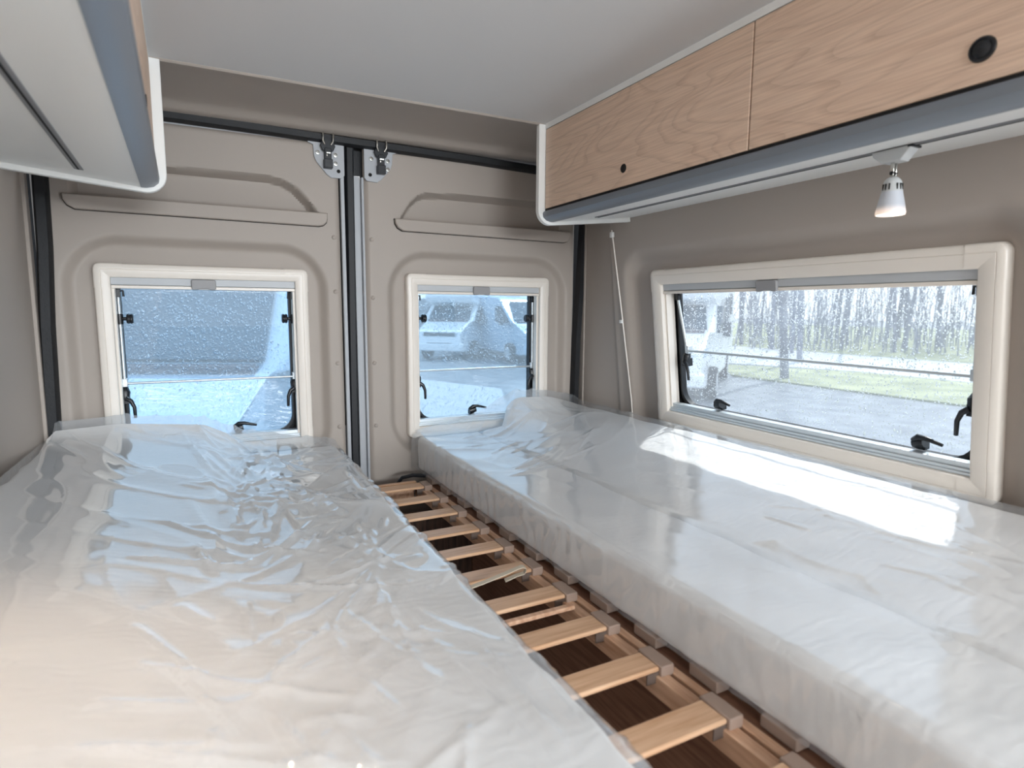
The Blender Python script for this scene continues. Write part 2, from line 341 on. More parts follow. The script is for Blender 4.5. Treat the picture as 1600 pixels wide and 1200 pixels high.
# light painted reveal beside left and right seals
o = MB().box((-.392, 1.868, FLOOR), (-.3745, 1.90, .52)).build('trim_6', M['beige'], bevel=.003); tag(o, 'beige flange of the wall beside the left door seal', 'trim', kind='structure')
o = MB().box((1.262, 1.868, FLOOR), (1.30, 1.90, .52)).build('trim_7', M['beige'], bevel=.003); tag(o, 'beige flange of the wall beside the right door seal', 'trim', kind='structure')

# latch plates
def latch(door_o, mir, xa):
    s = -1 if mir else 1
    pts = [(0, .125), (0, .012), (-.008, .002), (-.04, .0), (-.052, .010), (-.082, .050), (-.088, .068), (-.090, .105), (-.105, .112), (-.105, .116), (-.02, .125)]
    pl = [(xa+s*x, .388+z*.86) for x, z in pts]
    p = MB().prism(pl, 1.893, 1.899, 'y').build('latch_plate', M['plate'], door_o, bevel=.0015)
    cx = xa-s*.052 if not mir else xa+.047
    cx = xa + s*(-.050)
    zt = .497
    # catch body
    b = MB(); b.lathe([(0, -.009), (.019, -.009), (.022, -.002), (.022, .006), (0, .006)], 8, Matrix.Translation((cx, 1.884, .476)) @ Matrix.Rotation(math.pi/2, 4, 'X') @ Matrix.Diagonal((1, .9, 1, 1)))
    b.box((cx-.010, 1.876, .424), (cx+.010, 1.893, .47)); b.box((cx-.0125, 1.872, .412), (cx+.0125, 1.893, .438))
    b.build('latch_catch', M['black'], p, bevel=.0015)
    b = MB()
    for dx in (-.0145, .0145):
        b.tube([(cx+dx, 1.892, .532), (cx+dx, 1.872, .522), (cx+dx, 1.868, .500), (cx+dx, 1.870, .488), (cx+dx*.6, 1.874, .478)], .0026, 8)
    b.tube([(cx-.006, 1.873, .455), (cx+.006, 1.873, .455)], .003, 6); b.tube([(cx-.004, 1.873, .445), (cx-.004, 1.872, .45)], .002, 6)
    b.build('latch_hook', M['steel'], p)
    for dx, z in ((-.0275, .457), (.024, .455), (.024, .430)):
        T = Matrix.Translation((cx+dx, 1.893, z)) @ Matrix.Rotation(math.pi/2, 4, 'X')
        MB().lathe([(0, .0015), (.0028, .0015), (.0034, .003), (.0062, .0028), (.0072, 0)], 14, T).build('screw', M['steel'], p)
    T = Matrix.Translation((xa-s*.018, 1.8925, .409)) @ Matrix.Rotation(math.pi/2, 4, 'X')
    MB().lathe([(0, .0004), (.0055, .0004), (.0055, -.004)], 14, T).build('hole', M['gap'], p)
latch(dl, False, .398); latch(dr, True, .4575)

# ------------------------------------------------------------------ windows
def ring(loops, closed=True):
    b = MB(); n = len(loops[0]); vs = [p for l in loops for p in l]
    fs = [(i*n+k, i*n+(k+1) % n, (i+1)*n+(k+1) % n, (i+1)*n+k) for i in range(len(loops)-1) for k in range(n if closed else n-1)]
    b.add(vs, fs); return b
def window(name, w, h, mw, label, bar, top, bot, rods, bars_z, knob_z, low_z, botl, matp, seed, ndrops, tabx, right_rod=True):
    root = empty(name, mw=mw); tag(root, label, 'window', kind='structure')
    r = .018
    prof = [(0, .012), (0, -.016), (.0015, -.021), (.005, -.0235), (.016, -.0235), (.0167, -.0222), (.0174, -.0235), (bar-.004, -.0235), (bar-.0005, -.021), (bar, -.016), (bar, .03)]
    def loop(i, y, sc=1):
        # inner opening offset: top/bottom bars have own heights, so blend
        f = i/bar; dz = f*(top-bot)/2*0
        return [(x, y, z) for x, z in rrect(w-2*i, h-2*i, max(r-i*.9, .0015))]
    fo = ring([loop(i, y) for i, y in prof]).build('frame', M['frame'], root)
    # corner pieces, a hair proud
    k = 0
    for qx, qz in ((1, 1), (-1, 1), (-1, -1), (1, -1)):
        def cl(i, y):
            i2 = i-.0009; rr = max(r-i*.9, .0015); W2, H2 = w/2-i2, h/2-i2; e = .034
            pts = [(W2, h/2-.066)]
            for q in range(6):
                a = math.radians(90*q/5); pts.append((W2-rr+rr*math.cos(a), H2-rr+rr*math.sin(a)))
            pts.append((w/2-.066, H2)); return [(qx*x, y, qz*z) for x, z in pts]
        pr = [(0, .0), (0, -.0168), (.0015, -.0218), (.005, -.0243), (.0155, -.0243), (.0167, -.0225), (.0178, -.0243), (bar-.004, -.0243), (bar-.0005, -.0218)]
        ring([cl(i, y) for i, y in pr], False).build('frame_corner', M['frame'], root)
    iw, ih = w/2-bar, h/2-bar
    # blind cassette
    zt = ih
    b = MB().box((-iw, -.012, zt-.0), (iw, .012, zt-.019)); b.box((-iw, -.009, zt-.0195), (iw, .010, zt-.0205)); c = b.build('blind_cassette', M['blindbar'], root, bevel=.002)
    MB().box((-iw, -.014, zt-.0205), (iw, .009, zt-.029)).build('blind_edge', M['frame'], root, bevel=.0015)
    tb = MB(); tw = .031
    pts = [(-tw, -.004), (-tw, -.026), (-tw+.003, -.030), (-tw+.012, -.030), (-tw*.3, -.027), (tw*.3, -.027), (tw-.012, -.030), (tw-.003, -.030), (tw, -.026), (tw, -.004), (tw-.003, -.001), (-tw+.003, -.001)]
    tb.prism([(x+tabx, z+zt) for x, z in pts], -.021, -.011, 'y').build('pull_tab', M['tab'], root, bevel=.0025)
    # bottom aluminium rail, stepped
    zb = -ih
    MB().box((-iw, -.004, zb), (iw, .016, zb+bot)).box((-iw, -.009, zb), (iw, .0, zb+bot*.55)).box((-iw, -.013, zb), (iw, .0, zb+bot*.28)).build('bottom_rail', M['alu'], root, bevel=.0012)
    for s_ in (-1, 1): MB().box((s_*iw, -.008, zb), (s_*(iw-.007), .014, zt-.02)).build('side_guide', M['frame'], root, bevel=.001)
    # dark rubber reveal and gasket
    gw, gh = 2*iw+.006, 2*ih+.004
    gh += .045
    def gl(i, y, rr): return [(x, y, z+.0225) for x, z in rrect(gw-2*i, gh-2*i, rr)]
    ring([gl(-.004, .0125, .01), gl(-.004, .046, .05), gl(.002, .046, .055), gl(.004, .04, .055), gl(.012, .038, .055), gl(.0125, .030, .055), gl(.018, .030, .055), gl(.0185, .050, .05)]).build('rubber_gasket', M['dark'], root)
    ring([gl(.0127, .0375, .055), gl(.0133, .0335, .055), gl(.0175, .0335, .055), gl(.018, .0375, .05)]).build('inner_glazing_edge', M['alu'], root)
    pn = MB(); P0 = rrect(gw+.02, gh+.02, .05); n = len(P0)
    pn.add([(x, .049, z+.0225) for x, z in P0], [tuple(range(n))]); pn.build('pane', matp, root, smooth=False)
    # rain drops on the outside of the pane
    rs = np.random.RandomState(seed); vs = []; fs = []; nn = 6
    if seed == 3: ndrops = 5200
    for q in range(ndrops):
        x = rs.uniform(-iw, iw); z = rs.uniform(-ih, ih); R = .0009+.0012*rs.rand()**1.6; el = 1+.35*rs.rand()
        if rs.rand() < .04: R *= 1.6; el *= 1.3
        k0 = len(vs)
        for (rad, dep) in ((1, 0), (.72, .5)):
            for k in range(nn):
                a = 2*math.pi*k/nn; vs.append((x+R*rad*math.cos(a), .0492+R*dep, z+R*el*rad*math.sin(a)))
        vs.append((x, .0492+R*.72, z))
        for k in range(nn):
            fs.append((k0+k, k0+(k+1) % nn, k0+nn+(k+1) % nn, k0+nn+k)); fs.append((k0+nn+k, k0+nn+(k+1) % nn, k0+2*nn))
    me = bpy.data.meshes.new('rain_drops'); me.from_pydata(vs, [], fs); dr_ = link('rain_drops', me, M['drop'], root); dr_['kind'] = 'stuff'
    # stays
    yr = .026
    for s_, (xt, xb) in rods:
        rd = MB().tube([(xt, yr, zt-.045), (xb, yr-.002, bars_z)], .0042, 10).build('stay_rod', M['alu'], root)
        b = MB(); b.box((xt-.006, yr-.006, zt-.052), (xt+.006, yr+.014, zt-.030)); b.tube([(xt, yr, zt-.036), (xt-s_*.012, yr, zt-.034), (xt-s_*.013, yr, zt-.05)], .003, 8)
        b.build('stay_bracket', M['black'], root, bevel=.0015)
        if knob_z is not None:
            xk = xt+(xb-xt)*.4
            b = MB(); b.tube([(xk, yr, knob_z-.015), (xk, yr, knob_z+.013)], .0085, 12)
            b.tube([(xk, yr, knob_z), (xk-s_*.016, yr-.002, knob_z)], .005, 10)
            Tk = Matrix.Translation((xk-s_*.024, yr-.003, knob_z)) @ Matrix.Rotation(math.pi/2, 4, 'Y')
            b.lathe([(0, -.008), (.012, -.008), (.0145, -.004), (.0125, .0), (.0145, .004), (.012, .008), (0, .008)], 10, Tk)
            b.build('stay_knob', M['black'], root, bevel=.001)
        MB().box((xb-.007, yr-.006, bars_z-.010), (xb+.007, yr+.014, bars_z+.014)).build('stay_hinge', M['alu'], root, bevel=.002)
    x0, x1 = min(r_[1][1] for r_ in rods), max(r_[1][1] for r_ in rods)
    MB().tube([(x0, yr-.002, bars_z), (x1, yr-.002, bars_z)], .0036, 10).build('cross_rod', M['alu'], root)
    # side handles
    for xh, s_, zl in low_z:
        b = MB(); b.tube([(xh, .034, zl+.032), (xh, .026, zl+.02), (xh, .020, zl)], [.008, .013, .010], 10)
        b.box((xh-.010, .016, zl-.012), (xh+.010, .040, zl+.012))
        b.tube([(xh-s_*.002, .012, zl+.004), (xh-s_*.014, .009, zl-.004), (xh-s_*.021, .008, zl-.022), (xh-s_*.022, .008, zl-.052)], [.0075, .006, .005, .0042], 10)
        b.build('window_handle', M['black'], root, bevel=.001)
    for xh, s_ in botl:
        zl = zb+bot+.012
        b = MB(); b.box((xh-.009, .022, zl-.013), (xh+.009, .040, zl+.002)); b.tube([(xh-.012, .02, zl), (xh+.012, .018, zl+.006)], [.011, .012], 10)
        b.tube([(xh-.012, .016, zl+.008), (xh, .012, zl+.017), (xh+s_*.016, .010, zl+.018), (xh+s_*.050, .008, zl+.010)], [.006, .007, .0055, .0035], 10)
        b.build('window_handle', M['black'], root, bevel=.001)
    return root
HW, HH = .538, .549
window('window_1', HW, HH, Matrix.Translation((.0125, 1.924, -.160)), 'square cream-framed window in the left rear door, its bottom hidden by wrapped bedding', .037, .04, .022,
       ((-1, (-.222, -.221)), (1, (.228, .226))), -.052, .127, ((-.222, -1, -.096), (.224, 1, -.090)), ((.06, 1),), M['pane'], 3, 4600, -.012)
window('window_2', HW, HH, Matrix.Translation((.859, 1.924, -.160)), 'square cream-framed window in the right rear door', .037, .04, .022,
       ((-1, (-.222, -.221)), (1, (.226, .226))), -.052, .127, ((-.222, -1, -.096), (.224, 1, -.090)), ((-.02, 1),), M['pane'], 4, 4600, -.0)
tilt = math.atan(.12)
msw = Matrix.Translation((1.2915, 1.010, -.118)) @ Matrix.Rotation(-math.pi/2, 4, 'Z') @ Matrix.Rotation(tilt, 4, 'X')
window('window_3', .936, .488, msw, 'wide cream-framed window in the right side wall above the bedding', .045, .04, .024,
       ((-1, (-.402, -.370)), (1, (.408, .404))), -.008, None, ((-.376, -1, -.045), (.405, 1, -.075)), ((-.245, 1), (.31, 1)), M['pane_side'], 5, 7500, -.038)

# white conduit on wall panel joint
b = MB(); pts = [(wall_x(1.64, .26)-.004, 1.645, .262), (wall_x(1.635, .2)-.003, 1.640, .2), (wall_x(1.62, 0)-.003, 1.622, 0), (wall_x(1.60, -.3)-.003, 1.60, -.3), (wall_x(1.6, -.6)-.003, 1.60, -.6)]
cb = b.tube(pts, .0024, 8).build('cable', M['frame'])
MB().box((wall_x(1.64, .25)-.010, 1.638, .238), (wall_x(1.64, .25)+.001, 1.651, .256)).build('cable_clip', M['white'], cb, bevel=.002)
MB().box((wall_x(1.62, -.02)-.008, 1.617, -.045), (wall_x(1.62, -.02)+.001, 1.630, -.033)).build('cable_clip', M['white'], cb, bevel=.002)
tag(cb, 'thin pale cable clipped down the wall left of the wide window', 'cable')

# ------------------------------------------------------------------ overhead cabinets
def cabinet(name, side, label):
    """ local: x away from the aisle, front wood face at x=0; mirrored for the left side """
    root = empty(name); s = side
    X0 = .90 if s > 0 else 0
    def T(x): return X0 + s*x
    Yr = 1.55; Yn = -.66
    wallin = .33 if s > 0 else .36
    r = .03
    pts = [(-.020, .53), (-.020, .295+r*.0)]
    r = .042; arc = [(-.020+r-r*math.cos(a), .247+r-r*math.sin(a)) for a in [math.radians(q) for q in range(0, 91, 10)]]
    bottom_end = (wallin, .279)
    poly = [(-.020, .529)] + [(x, z-.0) for x, z in arc] + [bottom_end, (wallin, .529)]
    MB().prism([(T(x), z) for x, z in poly], Yr, Yr+.018, 'y').build('end_panel', M['white'], root, bevel=.002)
    MB().box((T(0), Yn, .515), (T(.03), Yr, .5305)).build('top_fascia', M['white'], root)
    MB().box((T(.018), Yn, .29), (T(.03), Yr, .52)).build('carcass', M['gap'], root, smooth=False)
    yb = [Yr-.002, .812, .075, -.655]
    for i in range(3):
        d = MB().box((T(0), yb[i+1]+.0016, .292), (T(.017), yb[i]-.0016, .5135)).build('cabinet_door', M['oak'], root, bevel=.0012)
        yc = (yb[i]+yb[i+1])/2
        R = Matrix.Translation((T(0), yc, .333)) @ Matrix.Rotation(-s*math.pi/2, 4, 'Y')
        if i == 0:
            MB().lathe([(0, .0006), (.0085, .0006), (.0098, .0016), (.0104, 0)], 24, R).build('finger_hole', M['gap'], d)
        else:
            MB().lathe([(0, .0055), (.007, .0048), (.0105, .0025), (.0108, .001), (.0118, .001), (.0122, .0028), (.0150, .0028), (.0160, 0)], 28, R).build('push_button', M['black'], d)
    rail = [(.004, .287), (-.003, .284), (-.006, .278), (-.004, .268), (.006, .2595), (.020, .256), (.030, .256), (.030, .287)]
    MB().prism([(T(x), z) for x, z in rail], Yn, Yr, 'y').build('handle_rail', M['rail'], root)
    MB().box((T(.002), Yn, .286), (T(.03), Yr, .2915)).build('shadow_gap', M['gap'], root, smooth=False)
    und = [(.027, .2565), (wallin-.003, .2915), (wallin-.003, .303), (.027, .268)]
    MB().prism([(T(x), z) for x, z in und], Yn, Yr, 'y').build('underside', M['white'], root, smooth=False)
    zt = .2565+.107*(.129-.027)
    tr = [(.121, zt-.0025), (.137, zt-.0008), (.137, zt+.004), (.121, zt+.004)]
    MB().prism([(T(x), z) for x, z in tr], Yn, 1.468, 'y').build('light_track', M['track'], root, bevel=.001)
    tr = [(.1275, zt-.0028), (.1305, zt-.0024), (.1305, zt), (.1275, zt)]
    MB().prism([(T(x), z) for x, z in tr], Yn, 1.462, 'y').build('track_slot', M['gap'], root, smooth=False)
    tag(root, label, 'cabinet')
    return root
cabinet('overhead_cabinet', 1, 'long overhead cabinet with oak flaps above the wide side window, a lit lamp under it')
cl_ = cabinet('overhead_cabinet', -1, 'overhead cabinet at the upper left, seen mostly from its white underside')
cl_.matrix_world = Matrix.Translation((-.033, 0, 0)) @ Matrix.Rotation(.030, 4, 'Z')

# ------------------------------------------------------------------ spot lamps
def lamp_mats():
    g = bpy.data.materials.new('frosted_glass_shade'); g.use_nodes = True; b = g.node_tree.nodes['Principled BSDF']
    b.inputs['Base Color'].default_value = (.50, .53, .58, 1); b.inputs['Roughness'].default_value = .35
    t = g.node_tree; c = t.nodes.new('ShaderNodeTexCoord'); sp = t.nodes.new('ShaderNodeSeparateXYZ'); mr = t.nodes.new('ShaderNodeMapRange')
    mr.inputs['From Min'].default_value = -.088; mr.inputs['From Max'].default_value = -.106; mr.inputs['To Min'].default_value = .02; mr.inputs['To Max'].default_value = .65
    mr.interpolation_type = 'SMOOTHSTEP'
    b.inputs['Emission Color'].default_value = (1, .72, .52, 1)
    t.links.new(c.outputs['Object'], sp.inputs[0]); t.links.new(sp.outputs['Z'], mr.inputs['Value']); t.links.new(mr.outputs[0], b.inputs['Emission Strength'])
    e = bpy.data.materials.new('lamp_glow'); e.use_nodes = True; b = e.node_tree.nodes['Principled BSDF']
    b.inputs['Emission Color'].default_value = (1, .84, .66, 1); b.inputs['Emission Strength'].default_value = 6
    return g, e
M['shade'], M['glow'] = lamp_mats()
def spot_lamp(loc, label, power):
    root = empty('spot_lamp', loc)
    # adaptor on the track, long side along y
    MB().prism([(-.031, .0), (-.030, -.005), (-.016, -.021), (.014, -.021), (.030, -.008), (.033, .0)][::1], -.012, .012, 'x').build('track_adaptor', M['lampgrey'], root, bevel=.0015)
    MB().box((-.0122, -.034, -.003), (.0122, -.026, .0005)).build('adaptor_foot', M['black'], root)
    b = MB()
    b.box((-.0055, -.003, -.043), (-.0025, .003, -.017)); b.box((.0025, -.003, -.043), (.0055, .003, -.017))
    b.build('lamp_arm', M['steel'], root, bevel=.0008)
    MB().tube([(-.0065, 0, -.038), (.0065, 0, -.038)], .0032, 12).build('pivot', M['black'], root)
    h = MB().lathe([(0, -.044), (.006, -.044), (.009, -.046), (.0125, -.050), (.0135, -.054), (.0155, -.0665), (.0158, -.068), (.0, -.068)], 28).build('lamp_holder', M['lampgrey'], root)
    for k in range(8):
        if k % 4 == 3: continue
        a = math.radians(150+k*22)
        T = Matrix.Rotation(a, 4, 'Z')
        MB().box((.0125, -.0009, -.0655), (.0158, .0009, -.0555), T).build('vent_slot', M['gap'], h, smooth=False)
    MB().lathe([(.0152, -.067), (.0160, -.070), (.0215, -.096), (.0225, -.101), (.0218, -.105), (.0205, -.105), (.0205, -.100), (.0145, -.070)], 32).build('glass_shade', M['shade'], root)
    MB().lathe([(0, -.1005), (.0195, -.1005), (.0195, -.098), (0, -.098)], 28).build('bulb', M['glow'], root)
    tag(root, label, 'lamp')
    l = bpy.data.lights.new('lamp_light', 'SPOT'); l.energy = power; l.color = (1, .74, .52); l.spot_size = math.radians(95); l.spot_blend = .9; l.shadow_soft_size = .018
    o = bpy.data.objects.new('lamp_light', l); C.objects.link(o); o.parent = root; o.location = (0, 0, -.107)
spot_lamp((1.029, .621, .2655), 'small lit spot lamp with frosted shade hanging from the right cabinet track', .5)
spot_lamp((-.186, .66, .2655), 'small lit spot lamp under the left cabinet, hidden above the frame edge', 5.0)

# ------------------------------------------------------------------ slatted bed bases
def shear(Y): return -.018*(Y-.75)
def slat_base(name, label, xl, xr, ys, capside, z0, vis):
    root = empty(name, (0, 0, 0)); tag(root, label, 'bed base')
    for i, y in enumerate(ys):
        dx = shear(y)
        w = .047
        MB().box((xl, y-w/2, z0-.009), (xr+dx, y+w/2, z0-.001)).build('slat', M['slat'], root, bevel=.003)
        cx0 = (xr if capside > 0 else xl)
        a, b_ = (cx0+dx-.0005, cx0+dx+.024) if capside > 0 else (cx0+dx-.026, cx0+dx+.0005)
        MB().box((a, y-w/2-.005, z0-.017), (b_, y+w/2+.004, z0+.001)).build('slat_cap', M['capgrey'], root, bevel=.002)
        if capside > 0:
            MB().box((a-.022, y-w/2+.001, z0-.026), (a+.003, y-w/2+.003, z0-.009)).build('slat_bracket', M['bracket'], root)
    return root
ys1 = [.276, .403, .531, .660, .788, .916, 1.042, 1.168, 1.294, 1.430, 1.560, 1.700-.012]
r1 = slat_base('slatted_bed_base', 'beech slatted bed base in the gap between the two beds', -.40, .578, ys1, 1, -.530, True)
ys2 = [y+.064-.036 -.060 for y in ys1]
ys2 = [(ys1[i]+ys1[i+1])/2 for i in range(len(ys1)-1)]+[1.745]
r2 = slat_base('slatted_bed_base', 'beech slatted bed base under the right-hand bedding, only its end caps showing', .648, 1.20, ys2, -1, -.530, False)
def beam(name, m, root, x0, x1, z0, z1, ya=.0, yb=1.74, bv=.0015):
    b = MB(); vs = []
    for y in (ya, yb):
        dx = shear(y); vs += [(x0+dx, y, z0), (x1+dx, y, z0), (x1+dx, y, z1), (x0+dx, y, z1)]
    b.add(vs, [(0, 1, 2, 3), (7, 6, 5, 4), (0, 4, 5, 1), (1, 5, 6, 2), (2, 6, 7, 3), (3, 7, 4, 0)]); return b.build(name, m, root, bevel=bv)
beam('side_rail', M['beam'], r1, .572, .5925, -.578, -.5445)
beam('side_rail', M['beam'], r1, .5985, .613, -.578, -.5435)
beam('groove', M['gap'], r1, .5925, .5985, -.578, -.5535)
beam('side_rail', M['brownboard'], r2, .6145, .66, -.600, -.5505)
MB().box((.10, 1.715, -.578), (.545, 1.745, -.5455)).build('end_rail', M['beam'], r1, bevel=.002)
MB().box((.10, 1.735, -.56), (.56, 1.752, -.535)).build('end_rail', M['slat'], r1, bevel=.002)
# legs / boxes under the bed
MB().box((-.38, 1.63, FLOOR), (.70, 1.65, -.60)).build('support_board', M['darkfloor'], r1)
beam('support_board', M['brownboard'], r2, .72, .738, FLOOR, -.56, .0, 1.74)
# loose lath and strap
o = MB().box((.30, .853, -.541), (.571, .866, -.533)).build('wood_lath', M['beam'], bevel=.002)
o.rotation_euler = (0, 0, .0); tag(o, 'thin loose wooden lath lying beside one of the slats', 'lath')
def ribbon(pts, w, th, name, m):
    b = MB(); vs = []
    for p in pts:
        p = Vector(p); s_ = Vector((.25, 1, 0)).normalized()*w/2
        vs += [tuple(p-s_), tuple(p+s_), tuple(p+s_+Vector((0, 0, th))), tuple(p-s_+Vector((0, 0, th)))]
    n = len(pts); fs = [(0, 1, 2, 3), tuple((n-1)*4+k for k in (3, 2, 1, 0))]
    for i in range(n-1):
        for k in range(4): fs.append((i*4+k, i*4+(k+1) % 4, (i+1)*4+(k+1) % 4, (i+1)*4+k))
    b.add(vs, fs); return b.build(name, m)
o = ribbon([(.40, .985, -.527), (.45, .992, -.524), (.50, 1.0, -.520), (.53, 1.006, -.517), (.545, 1.009, -.517), (.552, 1.010, -.521), (.553, 1.010, -.527), (.548, 1.009, -.532), (.53, 1.005, -.531), (.50, .998, -.533)], .013, .0016, 'webbing_strap', M['strap'])
tag(o, 'cream webbing strap looped over a slat', 'strap')
# black cable by the door end of the slats
o = MB().tube([(.505, 1.80, -.62), (.512, 1.80, -.56), (.530, 1.79, -.533), (.56, 1.775, -.525), (.60, 1.77, -.53)], .006, 8).build('cable', M['black']); tag(o, 'black cable curling behind the last slat at the door', 'cable')
MB().tube([(.40, 1.78, -.60), (.44, 1.775, -.575), (.50, 1.78, -.585)], .004, 8).build('cable_tail', M['black'], o)

# ------------------------------------------------------------------ mattresses
def mattress(name, x0, x1, z0, z1, ya, yb, label, r=.016, seed=1, sh=True, tilt=0, tent=None, bend=None, dp=(.045, .045, .07)):
    nY = 90; prof = []
    cx, cz = (x0+x1)/2, (z0+z1)/2; w, h = x1-x0, z1-z0
    for k, (qx, qz, a0) in enumerate(((w/2-r, h/2-r, 0), (-w/2+r, h/2-r, 90), (-w/2+r, -h/2+r, 180), (w/2-r, -h/2+r, 270))):
        for q in range(7):
            a = math.radians(a0+15*q); prof.append((cx+qx+r*math.cos(a), cz+qz+r*math.sin(a)))
    # densify
    pts = []
    for i in range(len(prof)):
        a, b_ = prof[i], prof[(i+1) % len(prof)]; L = math.hypot(a[0]-b_[0], a[1]-b_[1]); k = max(1, int(L/.02))
        for j in range(k): pts.append((a[0]+(b_[0]-a[0])*j/k, a[1]+(b_[1]-a[1])*j/k))
    n = len(pts); vs = []; rs = random.Random(seed)
    for i in range(nY+1):
        y = ya+(yb-ya)*i/nY
        e = min(i, nY-i); inset = r*(1-math.sqrt(max(0, 1-(1-min(1, e*(yb-ya)/nY/r))**2)))
        for (x, z) in pts:
            dx = shear(y)-0 if sh else 0
            nx = (x-cx)/(w/2); nz = (z-cz)/(h/2)
            wob = .0022*math.sin(y*31+z*40+seed)+.0016*math.sin(y*73+z*90)
            xx = x+dx + (wob if abs(nx) > .97 else 0) - inset*nx
            zz = z+(.0012*math.sin(x*60+y*17)+.001*math.sin(y*45+x*21))*(1 if nz > .9 else 0) - inset*nz + (tilt*(x-x0) if tilt > 0 else tilt*min(0, x-bend) if bend is not None else 0)
            if tent is not None and nz > 0:
                t_ = float(np.interp(x, [q[0] for q in tent], [q[1] for q in tent], left=-9, right=-9)) - (dp[0]*(1-math.exp(-max(0, 1.88-y)/dp[1]))+dp[2]*max(0, 1.88-y)) - .012
                if t_ > zz: zz = t_ if nz > .9 else zz+(t_-zz)*.6*(nz > .5)
            vs.append((xx, y, zz))
    fs = [(i*n+k, i*n+(k+1) % n, (i+1)*n+(k+1) % n, (i+1)*n+k) for i in range(nY) for k in range(n)]
    fs += [tuple(range(n-1, -1, -1)), tuple(nY*n+k for k in range(n))]
    o = MB().add(vs, fs).build(name, M['fabric']); tag(o, label, 'mattress'); return o
ZT, ZB, ZH = -.420, -.529, -.300
mattress('mattress', .622, .849, ZB, ZT-.002, -.1, 1.872, 'low white quilted mattress along the aisle on the right, its side facing the slats', seed=1)
mattress('mattress', .851, 1.252, ZB, ZT-.002, -.1, 1.865, 'white mattress under the wide side window, behind the long seam', seed=2, tilt=.185,
         dp=(.06, .12, .16), tent=[(.93, -.345), (.97, -.305), (1.0, -.292), (1.14, -.297), (1.27, -.330)])
mattress('mattress', -.378, .343, ZB, ZT-.002, -.1, 1.872, 'wide white mattress filling the left side between wall and slats', seed=3, sh=False, tilt=-.18, bend=.04,
         tent=[(-.39, -.300), (-.23, -.291), (-.02, -.310), (.05, -.345), (.10, -.40)])

